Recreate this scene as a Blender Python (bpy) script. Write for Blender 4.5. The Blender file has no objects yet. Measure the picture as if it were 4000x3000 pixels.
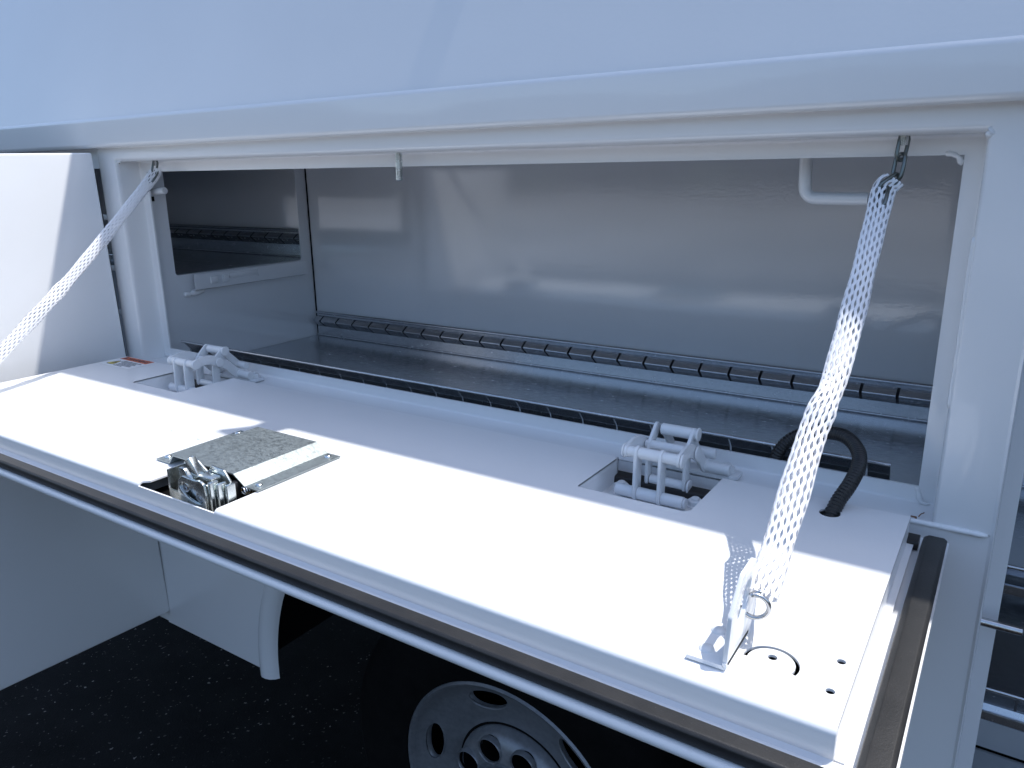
import bpy, bmesh, math, random
from mathutils import Vector, Matrix
random.seed(7)
S = bpy.context.scene
C = S.collection

# ------------------------------------------------------------------ camera
cam_d = bpy.data.cameras.new("camera"); cam = bpy.data.objects.new("camera", cam_d); C.objects.link(cam)
cam_d.sensor_width = 36.0; cam_d.lens = 26.851; cam_d.clip_start = 0.01; cam_d.clip_end = 3000
_r = Vector((0.83647099, 0.54786387, -0.01270685)); _u = Vector((-0.13551387, 0.22925654, 0.96388663)); _f = Vector((-0.53099178, 0.80454125, -0.2660096))
cam.matrix_world = Matrix(((_r.x, _u.x, -_f.x, 0), (_r.y, _u.y, -_f.y, -0.8), (_r.z, _u.z, -_f.z, 1.46), (0, 0, 0, 1)))
S.camera = cam

# ------------------------------------------------------------------ world, sun, exposure
SUN = Vector((0.336, 0.311, 1.0)).normalized()
w = bpy.data.worlds.new("World"); S.world = w; w.use_nodes = True
nt = w.node_tree; nt.nodes.clear()
sky = nt.nodes.new("ShaderNodeTexSky"); sky.sky_type = 'NISHITA'; sky.sun_disc = False
sky.sun_elevation = math.asin(SUN.z); sky.sun_rotation = math.atan2(SUN.x, SUN.y)
sky.air_density = 1.0; sky.dust_density = 1.3; sky.ozone_density = 1.0
bg = nt.nodes.new("ShaderNodeBackground"); bg.inputs[1].default_value = 0.15
wo = nt.nodes.new("ShaderNodeOutputWorld")
nt.links.new(sky.outputs[0], bg.inputs[0]); nt.links.new(bg.outputs[0], wo.inputs[0])
sd = bpy.data.lights.new("sun", 'SUN'); sd.energy = 2.7; sd.angle = math.radians(0.53); sd.color = (1.0, 0.97, 0.93)
sun = bpy.data.objects.new("sun", sd); C.objects.link(sun)
sun.rotation_euler = SUN.to_track_quat('Z', 'Y').to_euler(); sun.location = (3, 3, 8)
S.view_settings.view_transform = 'Standard'; S.view_settings.look = 'None'
S.view_settings.exposure = 0.86; S.view_settings.gamma = 1.0; S.view_settings.use_curve_mapping = False

# ------------------------------------------------------------------ materials
def new_mat(name):
    m = bpy.data.materials.new(name); m.use_nodes = True
    t = m.node_tree; b = t.nodes["Principled BSDF"]
    return m, t, b
def node(t, typ, **kw):
    n = t.nodes.new(typ)
    for k, v in kw.items():
        if k in n.inputs: n.inputs[k].default_value = v
        else: setattr(n, k, v)
    return n
def coords(t, scale=1.0):
    tc = node(t, "ShaderNodeTexCoord")
    mp = node(t, "ShaderNodeMapping"); mp.inputs["Scale"].default_value = (scale,)*3 if not hasattr(scale, '__len__') else scale
    t.links.new(tc.outputs["Object"], mp.inputs[0]); return mp.outputs[0]
def noise(t, vec, scale, detail=3, rough=0.55):
    n = node(t, "ShaderNodeTexNoise"); n.inputs["Scale"].default_value = scale; n.inputs["Detail"].default_value = detail
    n.inputs["Roughness"].default_value = rough; t.links.new(vec, n.inputs["Vector"]); return n
def ramp(t, fac, stops):
    r = node(t, "ShaderNodeValToRGB"); e = r.color_ramp.elements
    while len(e) < len(stops): e.new(0.5)
    for el, (p, c) in zip(e, stops):
        el.position = p; el.color = (c, c, c, 1) if not hasattr(c, '__len__') else (*c, 1)
    t.links.new(fac, r.inputs[0]); return r
def bump(t, b, h, strength, dist, prev=None, coat=False):
    n = node(t, "ShaderNodeBump"); n.inputs["Strength"].default_value = strength; n.inputs["Distance"].default_value = dist
    t.links.new(h, n.inputs["Height"])
    if prev is not None: t.links.new(prev, n.inputs["Normal"])
    t.links.new(n.outputs[0], b.inputs["Normal"])
    if coat: t.links.new(n.outputs[0], b.inputs["Coat Normal"])
    return n.outputs[0]

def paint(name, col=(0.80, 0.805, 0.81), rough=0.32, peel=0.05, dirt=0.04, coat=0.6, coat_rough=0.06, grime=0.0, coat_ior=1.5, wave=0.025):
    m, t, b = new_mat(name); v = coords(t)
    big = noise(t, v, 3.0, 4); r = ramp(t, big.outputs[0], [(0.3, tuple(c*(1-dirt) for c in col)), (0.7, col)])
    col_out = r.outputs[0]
    if grime > 0:
        g = noise(t, v, 45.0, 6, 0.7); gr = ramp(t, g.outputs[0], [(0.62, 0.0), (0.80, grime)])
        mx = node(t, "ShaderNodeMixRGB"); mx.inputs[2].default_value = (0.30, 0.27, 0.23, 1)
        t.links.new(gr.outputs[0], mx.inputs[0]); t.links.new(col_out, mx.inputs[1]); col_out = mx.outputs[0]
    t.links.new(col_out, b.inputs["Base Color"])
    b.inputs["Roughness"].default_value = rough
    b.inputs["Coat IOR"].default_value = coat_ior; b.inputs["Coat Weight"].default_value = coat; b.inputs["Coat Roughness"].default_value = coat_rough
    pn = noise(t, v, 190.0, 2, 0.5); wv = noise(t, v, 6.0, 1, 0.4)
    n1 = bump(t, b, wv.outputs[0], wave, 0.02)
    bump(t, b, pn.outputs[0], peel, 0.0012, n1, coat=True)
    return m
M = {}
M['white'] = paint('white_paint')
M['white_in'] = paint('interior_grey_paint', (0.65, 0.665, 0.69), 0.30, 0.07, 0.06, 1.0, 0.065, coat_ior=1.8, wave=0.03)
M['white_panel'] = paint('door_panel_paint', (0.80, 0.81, 0.82), 0.34, 0.10, 0.03, 0.35, 0.12, grime=0.0)
M['white_edge'] = paint('door_edge_paint', (0.78, 0.79, 0.80), 0.42, 0.10, 0.05, 0.12, 0.2, grime=0.22)
M['hinge'] = paint('hinge_white_paint', (0.76, 0.775, 0.79), 0.36, 0.12, 0.08, 0.3, 0.15, grime=0.12)

def galv(name, col, spangle=0.5, rough=0.38, metallic=0.85, scale=1.0, low=0.60):
    m, t, b = new_mat(name); v = coords(t, (1.0*scale, 1.7*scale, 1.7*scale))
    vo = node(t, "ShaderNodeTexVoronoi"); vo.inputs["Scale"].default_value = 240.0
    wn = noise(t, v, 60, 3); mixv = node(t, "ShaderNodeMixRGB"); mixv.inputs[0].default_value = 0.03
    t.links.new(v, mixv.inputs[1]); t.links.new(wn.outputs["Color"], mixv.inputs[2]); t.links.new(mixv.outputs[0], vo.inputs["Vector"])
    sep = node(t, "ShaderNodeSeparateColor"); t.links.new(vo.outputs["Color"], sep.inputs[0])
    fine = noise(t, v, 320, 4, 0.7); mm = node(t, "ShaderNodeMath", operation='ADD'); mm.inputs[1].default_value = 0
    mul = node(t, "ShaderNodeMath", operation='MULTIPLY'); mul.inputs[1].default_value = spangle
    t.links.new(sep.outputs[0], mul.inputs[0]); t.links.new(mul.outputs[0], mm.inputs[0]); t.links.new(fine.outputs[0], mm.inputs[1])
    lo = tuple(c*low for c in col)
    r = ramp(t, mm.outputs[0], [(0.30, lo), (0.95, col)]); t.links.new(r.outputs[0], b.inputs["Base Color"])
    b.inputs["Metallic"].default_value = metallic
    rr = ramp(t, mm.outputs[0], [(0.2, rough-0.08), (1.0, rough+0.12)]); t.links.new(rr.outputs[0], b.inputs["Roughness"])
    bump(t, b, mm.outputs[0], 0.10, 0.001)
    return m
M['galv'] = galv('galvanized_cover', (0.38, 0.425, 0.43), 0.6, 0.40, 0.85, low=0.74)
M['galv_shelf'] = galv('galvanized_shelf', (0.54, 0.56, 0.59), 0.18, 0.20, 0.90, 0.25, low=0.86)
M['galv_edge'] = galv('galvanized_edge', (0.56, 0.58, 0.61), 0.25, 0.20, 0.92, 0.25, low=0.82)

def metal(name, col, rough=0.18, grain=0.0, met=1.0):
    m, t, b = new_mat(name); v = coords(t); n = noise(t, v, 90, 4, 0.6)
    r = ramp(t, n.outputs[0], [(0.3, tuple(c*0.75 for c in col)), (0.7, col)]); t.links.new(r.outputs[0], b.inputs["Base Color"])
    b.inputs["Metallic"].default_value = met
    rr = ramp(t, n.outputs[0], [(0.2, rough), (0.8, rough+0.14)]); t.links.new(rr.outputs[0], b.inputs["Roughness"])
    bump(t, b, n.outputs[0], 0.05, 0.001)
    return m
M['zinc'] = metal('zinc_plate', (0.80, 0.84, 0.83), 0.20)
M['steel'] = metal('bright_steel', (0.66, 0.66, 0.66), 0.16)
M['chain'] = metal('dark_zinc_chain', (0.20, 0.22, 0.21), 0.28)
M['brass'] = metal('yellow_zinc', (0.70, 0.42, 0.10), 0.22)
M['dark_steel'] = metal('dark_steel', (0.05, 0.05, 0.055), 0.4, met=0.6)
M['wheel_silver'] = metal('silver_wheel_paint', (0.29, 0.30, 0.32), 0.34, met=0.5)

def rubber(name, col, rough=0.5, dust=0.3, dcol=(0.20, 0.17, 0.14)):
    m, t, b = new_mat(name); v = coords(t)
    n = noise(t, v, 25, 6, 0.7); sp = noise(t, v, 900, 2, 0.5)
    r = ramp(t, n.outputs[0], [(0.35, col), (0.85, tuple(c*(1-dust)+d*dust for c, d in zip(col, dcol)))])
    s2 = ramp(t, sp.outputs[0], [(0.72, 0.0), (0.80, 0.35)])
    mx = node(t, "ShaderNodeMixRGB"); mx.inputs[2].default_value = (*[min(1, d*2.2) for d in dcol], 1)
    t.links.new(s2.outputs[0], mx.inputs[0]); t.links.new(r.outputs[0], mx.inputs[1]); t.links.new(mx.outputs[0], b.inputs["Base Color"])
    b.inputs["Roughness"].default_value = rough
    bump(t, b, sp.outputs[0], 0.25, 0.0006)
    return m
M['seal'] = rubber('weatherstrip_rubber', (0.013, 0.013, 0.0135), 0.46, 0.11, (0.15, 0.14, 0.13))
M['hose'] = rubber('black_conduit_plastic', (0.012, 0.012, 0.013), 0.38, 0.05)
M['tyre'] = rubber('tyre_rubber', (0.0035, 0.0035, 0.004), 0.85, 0.03); M['tyre'].node_tree.nodes['Principled BSDF'].inputs['Specular IOR Level'].default_value = 0.12


def plastic(name, col, rough=0.35, trans=0.0):
    m, t, b = new_mat(name); b.inputs["Base Color"].default_value = (*col, 1); b.inputs["Roughness"].default_value = rough
    b.inputs["Subsurface Weight"].default_value = 0.0
    v = coords(t); n = noise(t, v, 60, 3); bump(t, b, n.outputs[0], 0.08, 0.001)
    return m
M['black'] = plastic('undercoat_and_shade_black', (0.004, 0.004, 0.0045), 0.9); M['black'].node_tree.nodes['Principled BSDF'].inputs['Specular IOR Level'].default_value = 0.1  # undercoat, also used as painted shade in gaps, holes and pockets
M['mesh'] = plastic('white_nylon_mesh', (0.82, 0.82, 0.84), 0.42)
M['orange'] = plastic('label_orange', (0.62, 0.13, 0.05), 0.4)
M['yellow'] = plastic('label_yellow', (0.70, 0.58, 0.08), 0.4)
M['label_white'] = plastic('label_white', (0.82, 0.83, 0.84), 0.35)
M['ink'] = plastic('label_ink', (0.02, 0.02, 0.03), 0.45)
M['grey_ink'] = plastic('label_small_print', (0.10, 0.11, 0.14), 0.45)
M['leaf'] = plastic('dry_leaf_brown', (0.16, 0.07, 0.03), 0.7)

def asphalt():
    m, t, b = new_mat('sealed_asphalt'); v = coords(t)
    n = noise(t, v, 8, 5, 0.6); base = ramp(t, n.outputs[0], [(0.3, (0.0045, 0.0045, 0.0046)), (0.75, (0.0115, 0.011, 0.011))])
    agg = noise(t, v, 160, 4, 0.7)
    # exposed pale stones
    dn = noise(t, v, 140, 3, 0.6); dm = node(t, "ShaderNodeMixRGB"); dm.inputs[0].default_value = 0.012; t.links.new(v, dm.inputs[1]); t.links.new(dn.outputs["Color"], dm.inputs[2])
    vo = node(t, "ShaderNodeTexVoronoi"); vo.inputs["Scale"].default_value = 120; t.links.new(dm.outputs[0], vo.inputs["Vector"])
    sep = node(t, "ShaderNodeSeparateColor"); t.links.new(vo.outputs["Color"], sep.inputs[0])
    size = node(t, "ShaderNodeMath", operation='MULTIPLY'); size.inputs[1].default_value = 0.46
    pw = node(t, "ShaderNodeMath", operation='POWER'); pw.inputs[1].default_value = 9.0
    t.links.new(sep.outputs[0], pw.inputs[0]); t.links.new(pw.outputs[0], size.inputs[0])
    lt = node(t, "ShaderNodeMath", operation='LESS_THAN'); t.links.new(vo.outputs["Distance"], lt.inputs[0]); t.links.new(size.outputs[0], lt.inputs[1])
    cl = noise(t, v, 2.2, 4, 0.65); clr = ramp(t, cl.outputs[0], [(0.46, 0.15), (0.62, 1.0)])
    mk = node(t, "ShaderNodeMath", operation='MULTIPLY'); t.links.new(lt.outputs[0], mk.inputs[0]); t.links.new(clr.outputs[0], mk.inputs[1])
    stone = ramp(t, sep.outputs[1], [(0.0, (0.08, 0.07, 0.06)), (1.0, (0.36, 0.34, 0.31))])
    mx = node(t, "ShaderNodeMixRGB"); t.links.new(mk.outputs[0], mx.inputs[0]); t.links.new(base.outputs[0], mx.inputs[1]); t.links.new(stone.outputs[0], mx.inputs[2])
    t.links.new(mx.outputs[0], b.inputs["Base Color"]); b.inputs["Roughness"].default_value = 0.85
    b.inputs["Specular IOR Level"].default_value = 0.12
    bump(t, b, agg.outputs[0], 0.6, 0.006)
    return m
M['asphalt'] = asphalt()
def concrete():  # unseen ground, patchy to vary its reflection in the back wall
    m, t, b = new_mat('pale_reflection_ground'); v = coords(t); n = noise(t, v, 0.16, 5, 0.6)
    r = ramp(t, n.outputs[0], [(0.38, (0.15, 0.153, 0.158)), (0.60, (0.40, 0.41, 0.425))]); t.links.new(r.outputs[0], b.inputs["Base Color"])
    b.inputs["Roughness"].default_value = 0.9
    return m
M['concrete'] = concrete()
def foliage():  # leaf colour of the added tree screen
    m, t, b = new_mat('tree_screen_foliage'); v = coords(t); n = noise(t, v, 0.9, 6, 0.7)
    r = ramp(t, n.outputs[0], [(0.35, (0.020, 0.030, 0.014)), (0.7, (0.055, 0.080, 0.032))]); t.links.new(r.outputs[0], b.inputs["Base Color"])
    b.inputs["Roughness"].default_value = 0.9; b.inputs["Specular IOR Level"].default_value = 0.1; bump(t, b, n.outputs[0], 1.0, 0.6)
    return m
M['foliage'] = foliage()
# ------------------------------------------------------------------ mesh helpers
def tag(o, label=None, cat=None, group=None, kind=None):
    if label: o["label"] = label
    if cat: o["category"] = cat
    if group: o["group"] = group
    if kind: o["kind"] = kind
    return o
def empty(name, loc=(0, 0, 0)):
    o = bpy.data.objects.new(name, None); o.location = loc; o.empty_display_size = 0.05; C.objects.link(o); return o
def link_mesh(name, me, mat, parent=None, smooth=35):
    if mat is not None:
        me.materials.clear(); me.materials.append(M[mat] if isinstance(mat, str) else mat)
    o = bpy.data.objects.new(name, me); C.objects.link(o)
    if smooth:
        me.polygons.foreach_set("use_smooth", [True]*len(me.polygons)); me.set_sharp_from_angle(angle=math.radians(smooth))
    if parent is not None:
        o.parent = parent; o.matrix_parent_inverse = Matrix.Translation(-world_loc(parent))
    return o
def world_loc(o):
    return Vector(o.location) if o.type == 'EMPTY' else Vector((0, 0, 0))   # nested empties keep a parent inverse
class MB:
    def __init__(s): s.bm = bmesh.new()
    def poly_loft(s, loops, close=True, cap=(False, False)):
        """loops: list of lists of points (same count); joins consecutive loops"""
        vs = [[s.bm.verts.new(p) for p in L] for L in loops]; n = len(vs[0])
        for a, b in zip(vs[:-1], vs[1:]):
            for i in range(n if close else n-1):
                j = (i+1) % n
                try: s.bm.faces.new((a[i], a[j], b[j], b[i]))
                except ValueError: pass
        if cap[0]: s.bm.faces.new(list(reversed(vs[0])))
        if cap[1]: s.bm.faces.new(vs[-1])
        return s
    def box(s, x0, x1, y0, y1, z0, z1, bev=0.0, seg=2):
        b2 = bmesh.new(); bmesh.ops.create_cube(b2, size=1.0)
        for v in b2.verts: v.co = Vector(((x0+x1)/2+v.co.x*(x1-x0), (y0+y1)/2+v.co.y*(y1-y0), (z0+z1)/2+v.co.z*(z1-z0)))
        if bev > 0: bmesh.ops.bevel(b2, geom=b2.edges[:], offset=bev, segments=seg, profile=0.5, affect='EDGES')
        return s.add(b2)
    def add(s, b2, mat=None):
        me = bpy.data.meshes.new("tmp"); b2.to_mesh(me); b2.free()
        if mat is not None: me.transform(mat)
        s.bm.from_mesh(me); bpy.data.meshes.remove(me); return s
    def add_mesh(s, me, mat=None):
        if mat is not None: me.transform(mat)
        s.bm.from_mesh(me); bpy.data.meshes.remove(me); return s
    def cyl(s, a, b, r, n=20, r2=None, bev=0.0):
        a = Vector(a); b = Vector(b); d = b-a; q = d.to_track_quat('Z', 'Y').to_matrix(); L = d.length; r2 = r if r2 is None else r2
        prof = [(0, 0.0)]
        if bev > 0: pr = [(0.0, r-bev), (bev, r), (L-bev, r2), (L, r2-bev)]
        else: pr = [(0.0, r), (L, r2)]
        loops = [[a+q @ Vector((rr*math.cos(2*math.pi*i/n), rr*math.sin(2*math.pi*i/n), h)) for i in range(n)] for h, rr in pr]
        return s.poly_loft(loops, True, (True, True))
    def tube(s, pts, r, n=10, cap=True, rfun=None):
        pts = [Vector(p) for p in pts]; T = []
        for i in range(len(pts)):
            d = pts[min(i+1, len(pts)-1)]-pts[max(i-1, 0)]; T.append(d.normalized())
        nrm = T[0].orthogonal().normalized(); loops = []
        for i, p in enumerate(pts):
            if i: nrm = (nrm-T[i]*nrm.dot(T[i])).normalized()
            bn = T[i].cross(nrm); rr = r if rfun is None else rfun(i)
            loops.append([p+nrm*rr*math.cos(2*math.pi*k/n)+bn*rr*math.sin(2*math.pi*k/n) for k in range(n)])
        return s.poly_loft(loops, True, (cap, cap))
    def lathe(s, prof, centre, axis='y', n=64, close=False):
        """prof: list of (r, h) ; axis along +axis from centre"""
        c = Vector(centre); loops = []
        for r, h in prof:
            L = []
            for i in range(n):
                a = 2*math.pi*i/n; p = Vector((r*math.cos(a), h, r*math.sin(a))) if axis == 'y' else Vector((r*math.cos(a), r*math.sin(a), h))
                L.append(c+p)
            loops.append(L)
        return s.poly_loft(loops, True)
    def sheet(s, prof, x0, x1, th=0.002, rad=0.0, axis='x', closed=False, side=1):
        """prof: list of (a,b) = (Y,Z) extruded along x (or (X,Z) along y); fillets corners, gives thickness"""
        p = fillet(prof, rad, closed)
        q = offset(p, th*side, closed)
        if closed: ring = None
        def P(u, ab): return (u, ab[0], ab[1]) if axis == 'x' else ((ab[0], u, ab[1]) if axis == 'y' else (ab[0], ab[1], u))
        if closed:
            return s.poly_loft([[P(x0, ab) for ab in p], [P(x1, ab) for ab in p]], True, (True, True))
        loop = p+list(reversed(q))
        s.poly_loft([[P(x0, ab) for ab in loop], [P(x1, ab) for ab in loop]], True, (False, False))
        for xx, rev in ((x0, False), (x1, True)):   # end caps as quads
            A = [s.bm.verts.new(P(xx, ab)) for ab in p]; B = [s.bm.verts.new(P(xx, ab)) for ab in q]
            for i in range(len(p)-1): s.bm.faces.new((A[i], A[i+1], B[i+1], B[i]))
        return s
    def build(s, name, mat, parent=None, smooth=35, recalc=True):
        bmesh.ops.remove_doubles(s.bm, verts=s.bm.verts, dist=1e-6)
        if recalc: bmesh.ops.recalc_face_normals(s.bm, faces=s.bm.faces)
        me = bpy.data.meshes.new(name); s.bm.to_mesh(me); s.bm.free()
        return link_mesh(name, me, mat, parent, smooth)
def fillet(pts, rad, closed=False, seg=5):
    if rad <= 0: return [tuple(p) for p in pts]
    out = []; n = len(pts)
    for i in range(n):
        p = Vector(pts[i])
        if not closed and i in (0, n-1): out.append(tuple(p)); continue
        a = Vector(pts[i-1]); b = Vector(pts[(i+1) % n]); da = (a-p); db = (b-p)
        la, lb = da.length, db.length; da.normalize(); db.normalize()
        ang = da.angle(db)
        if ang > math.radians(175): out.append(tuple(p)); continue
        r = rad; d = r/math.tan(ang/2); m = min(la, lb)*0.48
        if d > m: d = m; r = d*math.tan(ang/2)
        c = p+(da+db).normalized()*(r/math.sin(ang/2)); s0 = p+da*d; s1 = p+db*d
        v0 = s0-c; v1 = s1-c; th = v0.angle_signed(v1) if hasattr(v0, 'angle_signed') else 0
        for k in range(seg+1):
            t = k/seg; aa = -th*t
            out.append((c.x+v0.x*math.cos(aa)-v0.y*math.sin(aa), c.y+v0.x*math.sin(aa)+v0.y*math.cos(aa)))
    return out
def offset(pts, d, closed=False):
    out = []; n = len(pts)
    for i in range(n):
        a = Vector(pts[i-1]) if (i or closed) else Vector(pts[0]); b = Vector(pts[(i+1) % n]) if (i < n-1 or closed) else Vector(pts[-1]); p = Vector(pts[i])
        d1 = (p-a); d2 = (b-p)
        if d1.length < 1e-9: d1 = d2
        if d2.length < 1e-9: d2 = d1
        d1 = d1.normalized(); d2 = d2.normalized(); n1 = Vector((-d1.y, d1.x)); n2 = Vector((-d2.y, d2.x)); nn = (n1+n2)
        if nn.length < 1e-6: nn = n1
        nn.normalize(); k = max(0.35, nn.dot(n1)); out.append(tuple(p+nn*(d/k)))
    return out
def rrect(x0, x1, y0, y1, r, seg=6): return fillet([(x0, y0), (x1, y0), (x1, y1), (x0, y1)], r, True, seg)
def circle(cx, cy, r, n=24, ry=None, rot=0.0):
    ry = r if ry is None else ry; o = []
    for i in range(n):
        a = 2*math.pi*i/n; x, y = r*math.cos(a), ry*math.sin(a)
        o.append((cx+x*math.cos(rot)-y*math.sin(rot), cy+x*math.sin(rot)+y*math.cos(rot)))
    return o
def plate2d(loops, th, bev=0.0, bres=1):
    """filled 2D outline(s) with holes, thickness th centred on z=0 -> mesh datablock"""
    cu = bpy.data.curves.new("tmpc", 'CURVE'); cu.dimensions = '2D'; cu.fill_mode = 'BOTH'
    cu.extrude = max(0.0, th/2-bev); cu.bevel_depth = bev; cu.bevel_resolution = bres
    if bev: cu.offset = -bev
    for L in loops:
        sp = cu.splines.new('POLY'); sp.points.add(len(L)-1); sp.use_cyclic_u = True
        for p, q in zip(sp.points, L): p.co = (q[0], q[1], 0, 1)
    o = bpy.data.objects.new("tmpo", cu); C.objects.link(o)
    dg = bpy.context.evaluated_depsgraph_get(); dg.update()
    me = bpy.data.meshes.new_from_object(o.evaluated_get(dg)); 
    bpy.data.objects.remove(o); bpy.data.curves.remove(cu); return me
YZ = Matrix(((0, 0, 1, 0), (1, 0, 0, 0), (0, 1, 0, 0), (0, 0, 0, 1)))     # (a,b,t) -> (t,a,b): plate in YZ plane
XZ = Matrix(((1, 0, 0, 0), (0, 0, 1, 0), (0, 1, 0, 0), (0, 0, 0, 1)))     # (a,b,t) -> (a,t,b): plate in XZ plane
def T(x=0, y=0, z=0): return Matrix.Translation((x, y, z))
def spline(pts, n):
    """Catmull-Rom through pts, n samples"""
    P = [Vector(p) for p in pts]; P = [2*P[0]-P[1]]+P+[2*P[-1]-P[-2]]; m = len(P)-3; out = []
    for k in range(n):
        t = k/(n-1)*m; i = min(int(t), m-1); u = t-i; a, b, c, d = P[i:i+4]
        out.append(0.5*((2*b)+(c-a)*u+(2*a-5*b+4*c-d)*u*u+(3*b-a-3*c+d)*u**3))
    return out
def copy_tree(o, parent=None, dx=0.0):
    c = o.copy(); C.objects.link(c)
    if parent is not None: c.parent = parent; c.matrix_parent_inverse = o.matrix_parent_inverse.copy()
    for ch in list(o.children): copy_tree(ch, c)
    return c

# ------------------------------------------------------------------ ground
g = MB(); g.poly_loft([[(-600, -9, 0), (600, -9, 0)], [(-600, 600, 0), (600, 600, 0)]], close=False)
tag(g.build('ground', 'asphalt', smooth=0), kind='structure')
g = MB(); g.poly_loft([[(-600, -600, 0), (600, -600, 0)], [(-600, -9, 0), (600, -9, 0)]], close=False)
tag(g.build('reflection_pavement', 'concrete', smooth=0), kind='structure')  # unseen pale ground added for its reflection in the back wall

# added unseen tree screen dimming the low sky: uneven mass of leaf clumps
mb = MB(); rt = random.Random(11); NT = 220; loops = []
for ring, (rad, hf) in enumerate(((58, 0.0), (56, 0.35), (57, 0.62), (60, 0.86), (65, 1.0), (72, 0.9))):
    rt2 = random.Random(5); L = []
    for i in range(NT):
        a = 2*math.pi*i/NT; h = 10.5+2.2*math.sin(a*7+1)+1.6*math.sin(a*17)+rt2.uniform(-1.6, 1.6)
        rr = rad+rt.uniform(-2.5, 2.5); L.append((rr*math.cos(a), rr*math.sin(a), max(0.0, h*hf+(rt.uniform(-0.6, 0.6) if hf > 0 else 0))))
    loops.append(L)
mb.poly_loft(loops); tag(mb.build('added_tree_screen', 'foliage', smooth=0), 'added unseen ring of dark trees that dims the low sky', 'trees', kind='stuff')

# ------------------------------------------------------------------ truck body
RX0, RX1, RZ0, RZ1 = -1.372, -0.0355, 1.1225, 1.489      # recess opening in the face (y = 0)
RD, FL = 0.0465, 0.018                                    # recess depth, flange width
YB = 0.4424                                               # back wall
body = empty('service_truck_body', (-0.7, 0.2, 0.54))
tag(body, 'white steel service truck body with a long open compartment above its wheel arch', 'truck body')

def frame_ring(mb, x0, x1, z0, z1, outer, rad, fl=FL, rd=RD):
    """face -> rounded edge -> recess walls -> inward flange, as lofted rectangles"""
    def rect(dx, dz, y): return [(x0-dx[0], y, z0-dz[0]), (x1+dx[1], y, z0-dz[0]), (x1+dx[1], y, z1+dz[1]), (x0-dx[0], y, z1+dz[1])]
    L = [[(outer[0], 0, outer[2]), (outer[1], 0, outer[2]), (outer[1], 0, outer[3]), (outer[0], 0, outer[3])]]
    for k in range(6):
        a = math.pi/2*k/5; d = rad*(1-math.sin(a)); y = rad*(1-math.cos(a))
        rr = [min(d, 0.004*(1-math.sin(a)))]*2      # sides have a tighter radius
        L.append([(x0-rr[0], y, z0-0.0005), (x1+rr[1], y, z0-0.0005), (x1+rr[1], y, z1+d), (x0-rr[0], y, z1+d)])
    L.append(rect((0, 0), (0, 0), rd-0.004))
    for k in range(1, 5):
        a = math.pi/2*k/4; d = 0.004
        e = -d*(1-math.cos(a)); L.append(rect((e, e), (e, e), rd-d+d*math.sin(a)))
    L.append(rect((-fl, -fl), (-fl, -fl), rd)); L.append(rect((-fl, -fl), (-fl, -fl), rd+0.003)); L.append(rect((-0.002, -0.002), (-0.002, -0.002), rd+0.0035))
    mb.poly_loft(L)
mb = MB(); frame_ring(mb, RX0, RX1, RZ0, RZ1, (-1.420, 0.0143, RZ0-0.0005, 1.5165), 0.009)
# rounded left edge of the left post, turning back into the neighbouring compartment
loops = []
for k in range(7):
    a = math.pi/2*k/6; loops.append([(-1.420-0.014*math.sin(a), 0.014*(1-math.cos(a)), z) for z in (0.56, 1.5165)])
loops.append([(-1.434, 0.06, z) for z in (0.56, 1.5165)]); mb.poly_loft(loops, close=False)
# right post turning back, then flange of the next compartment
mb.sheet([(0.0143, 0.0), (0.0155, 0.002), (0.0155, 0.0465), (0.0335, 0.0465)], 0.56, 1.5165, 0.003, 0.002, axis='z', side=-1)
mb.build('front_frame', 'white', body, smooth=40)

# lower side panel with wheel arch
CX, CZ, AR = -0.638, 0.54, 0.483
arch = [(CX+AR*math.cos(a), CZ+AR*math.sin(a)) for a in [math.pi*(1-i/48) for i in range(49)]]
outl = [(-1.420, RZ0-0.0015), (-1.420, 0.540)]+arch+[(0.0143, 0.540), (0.0143, RZ0-0.0015)]
mb = MB(); mb.add_mesh(plate2d([outl], 0.003), T(0, 0.0015, 0) @ XZ)
mb.box(-2.02, -1.4205, 0.0, 0.03, 0.541, 0.566, 0.003)
low = mb.build('side_panel', 'white', body, smooth=30)
# rolled fender lip round the arch
sec = [(0.0, -0.0005), (0.003, -0.0045), (0.010, -0.0075), (0.020, -0.0075), (0.030, -0.0045), (0.038, 0.0015), (0.0425, 0.0075), (0.0430, 0.0085), (0.0415, 0.0095)]
loops = []
for i in range(65):
    a = math.pi*(1-i/64); L = []
    for d, y in sec: L.append((CX+(AR-d)*math.cos(a), y, CZ+(AR-d)*math.sin(a)))
    loops.append(L)
loops = [[(p[0], p[1], p[2]-0.012) for p in loops[0]]]+loops+[[(p[0], p[1], p[2]-0.012) for p in loops[-1]]]
mb = MB(); mb.poly_loft(loops, close=False); mb.build('fender_lip', 'white', low, smooth=60)
# long weld bead under the right post and little beads at the corners
def bead(path, r, name='weld_bead', parent=body, mat='white', n=None, jig=0.35):
    L = sum((Vector(b)-Vector(a)).length for a, b in zip(path[:-1], path[1:])); n = n or max(8, int(L/0.0035))
    pts = spline(path, n); rf = [r*(1+random.uniform(-jig, jig)) for _ in range(n)]
    rf[0] *= 0.5; rf[-1] *= 0.5
    m2 = MB(); m2.tube(pts, r, 8, True, lambda i: rf[i]); return m2.build(name, mat, parent, smooth=80)
bead([(-0.075, -0.0005, 1.121), (-0.04, -0.001, 1.1215), (0.0125, -0.0002, 1.1208)], 0.0030, jig=0.10)
bead([(-0.031, 0.0015, 1.4915), (-0.0330, 0.003, 1.4890), (-0.0345, 0.004, 1.484)], 0.0040)
bead([(-0.0415, 0.043, 1.1245), (-0.050, 0.044, 1.1255), (-0.0535, 0.0465, 1.136), (-0.0555, 0.047, 1.1395)], 0.0026)
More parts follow.
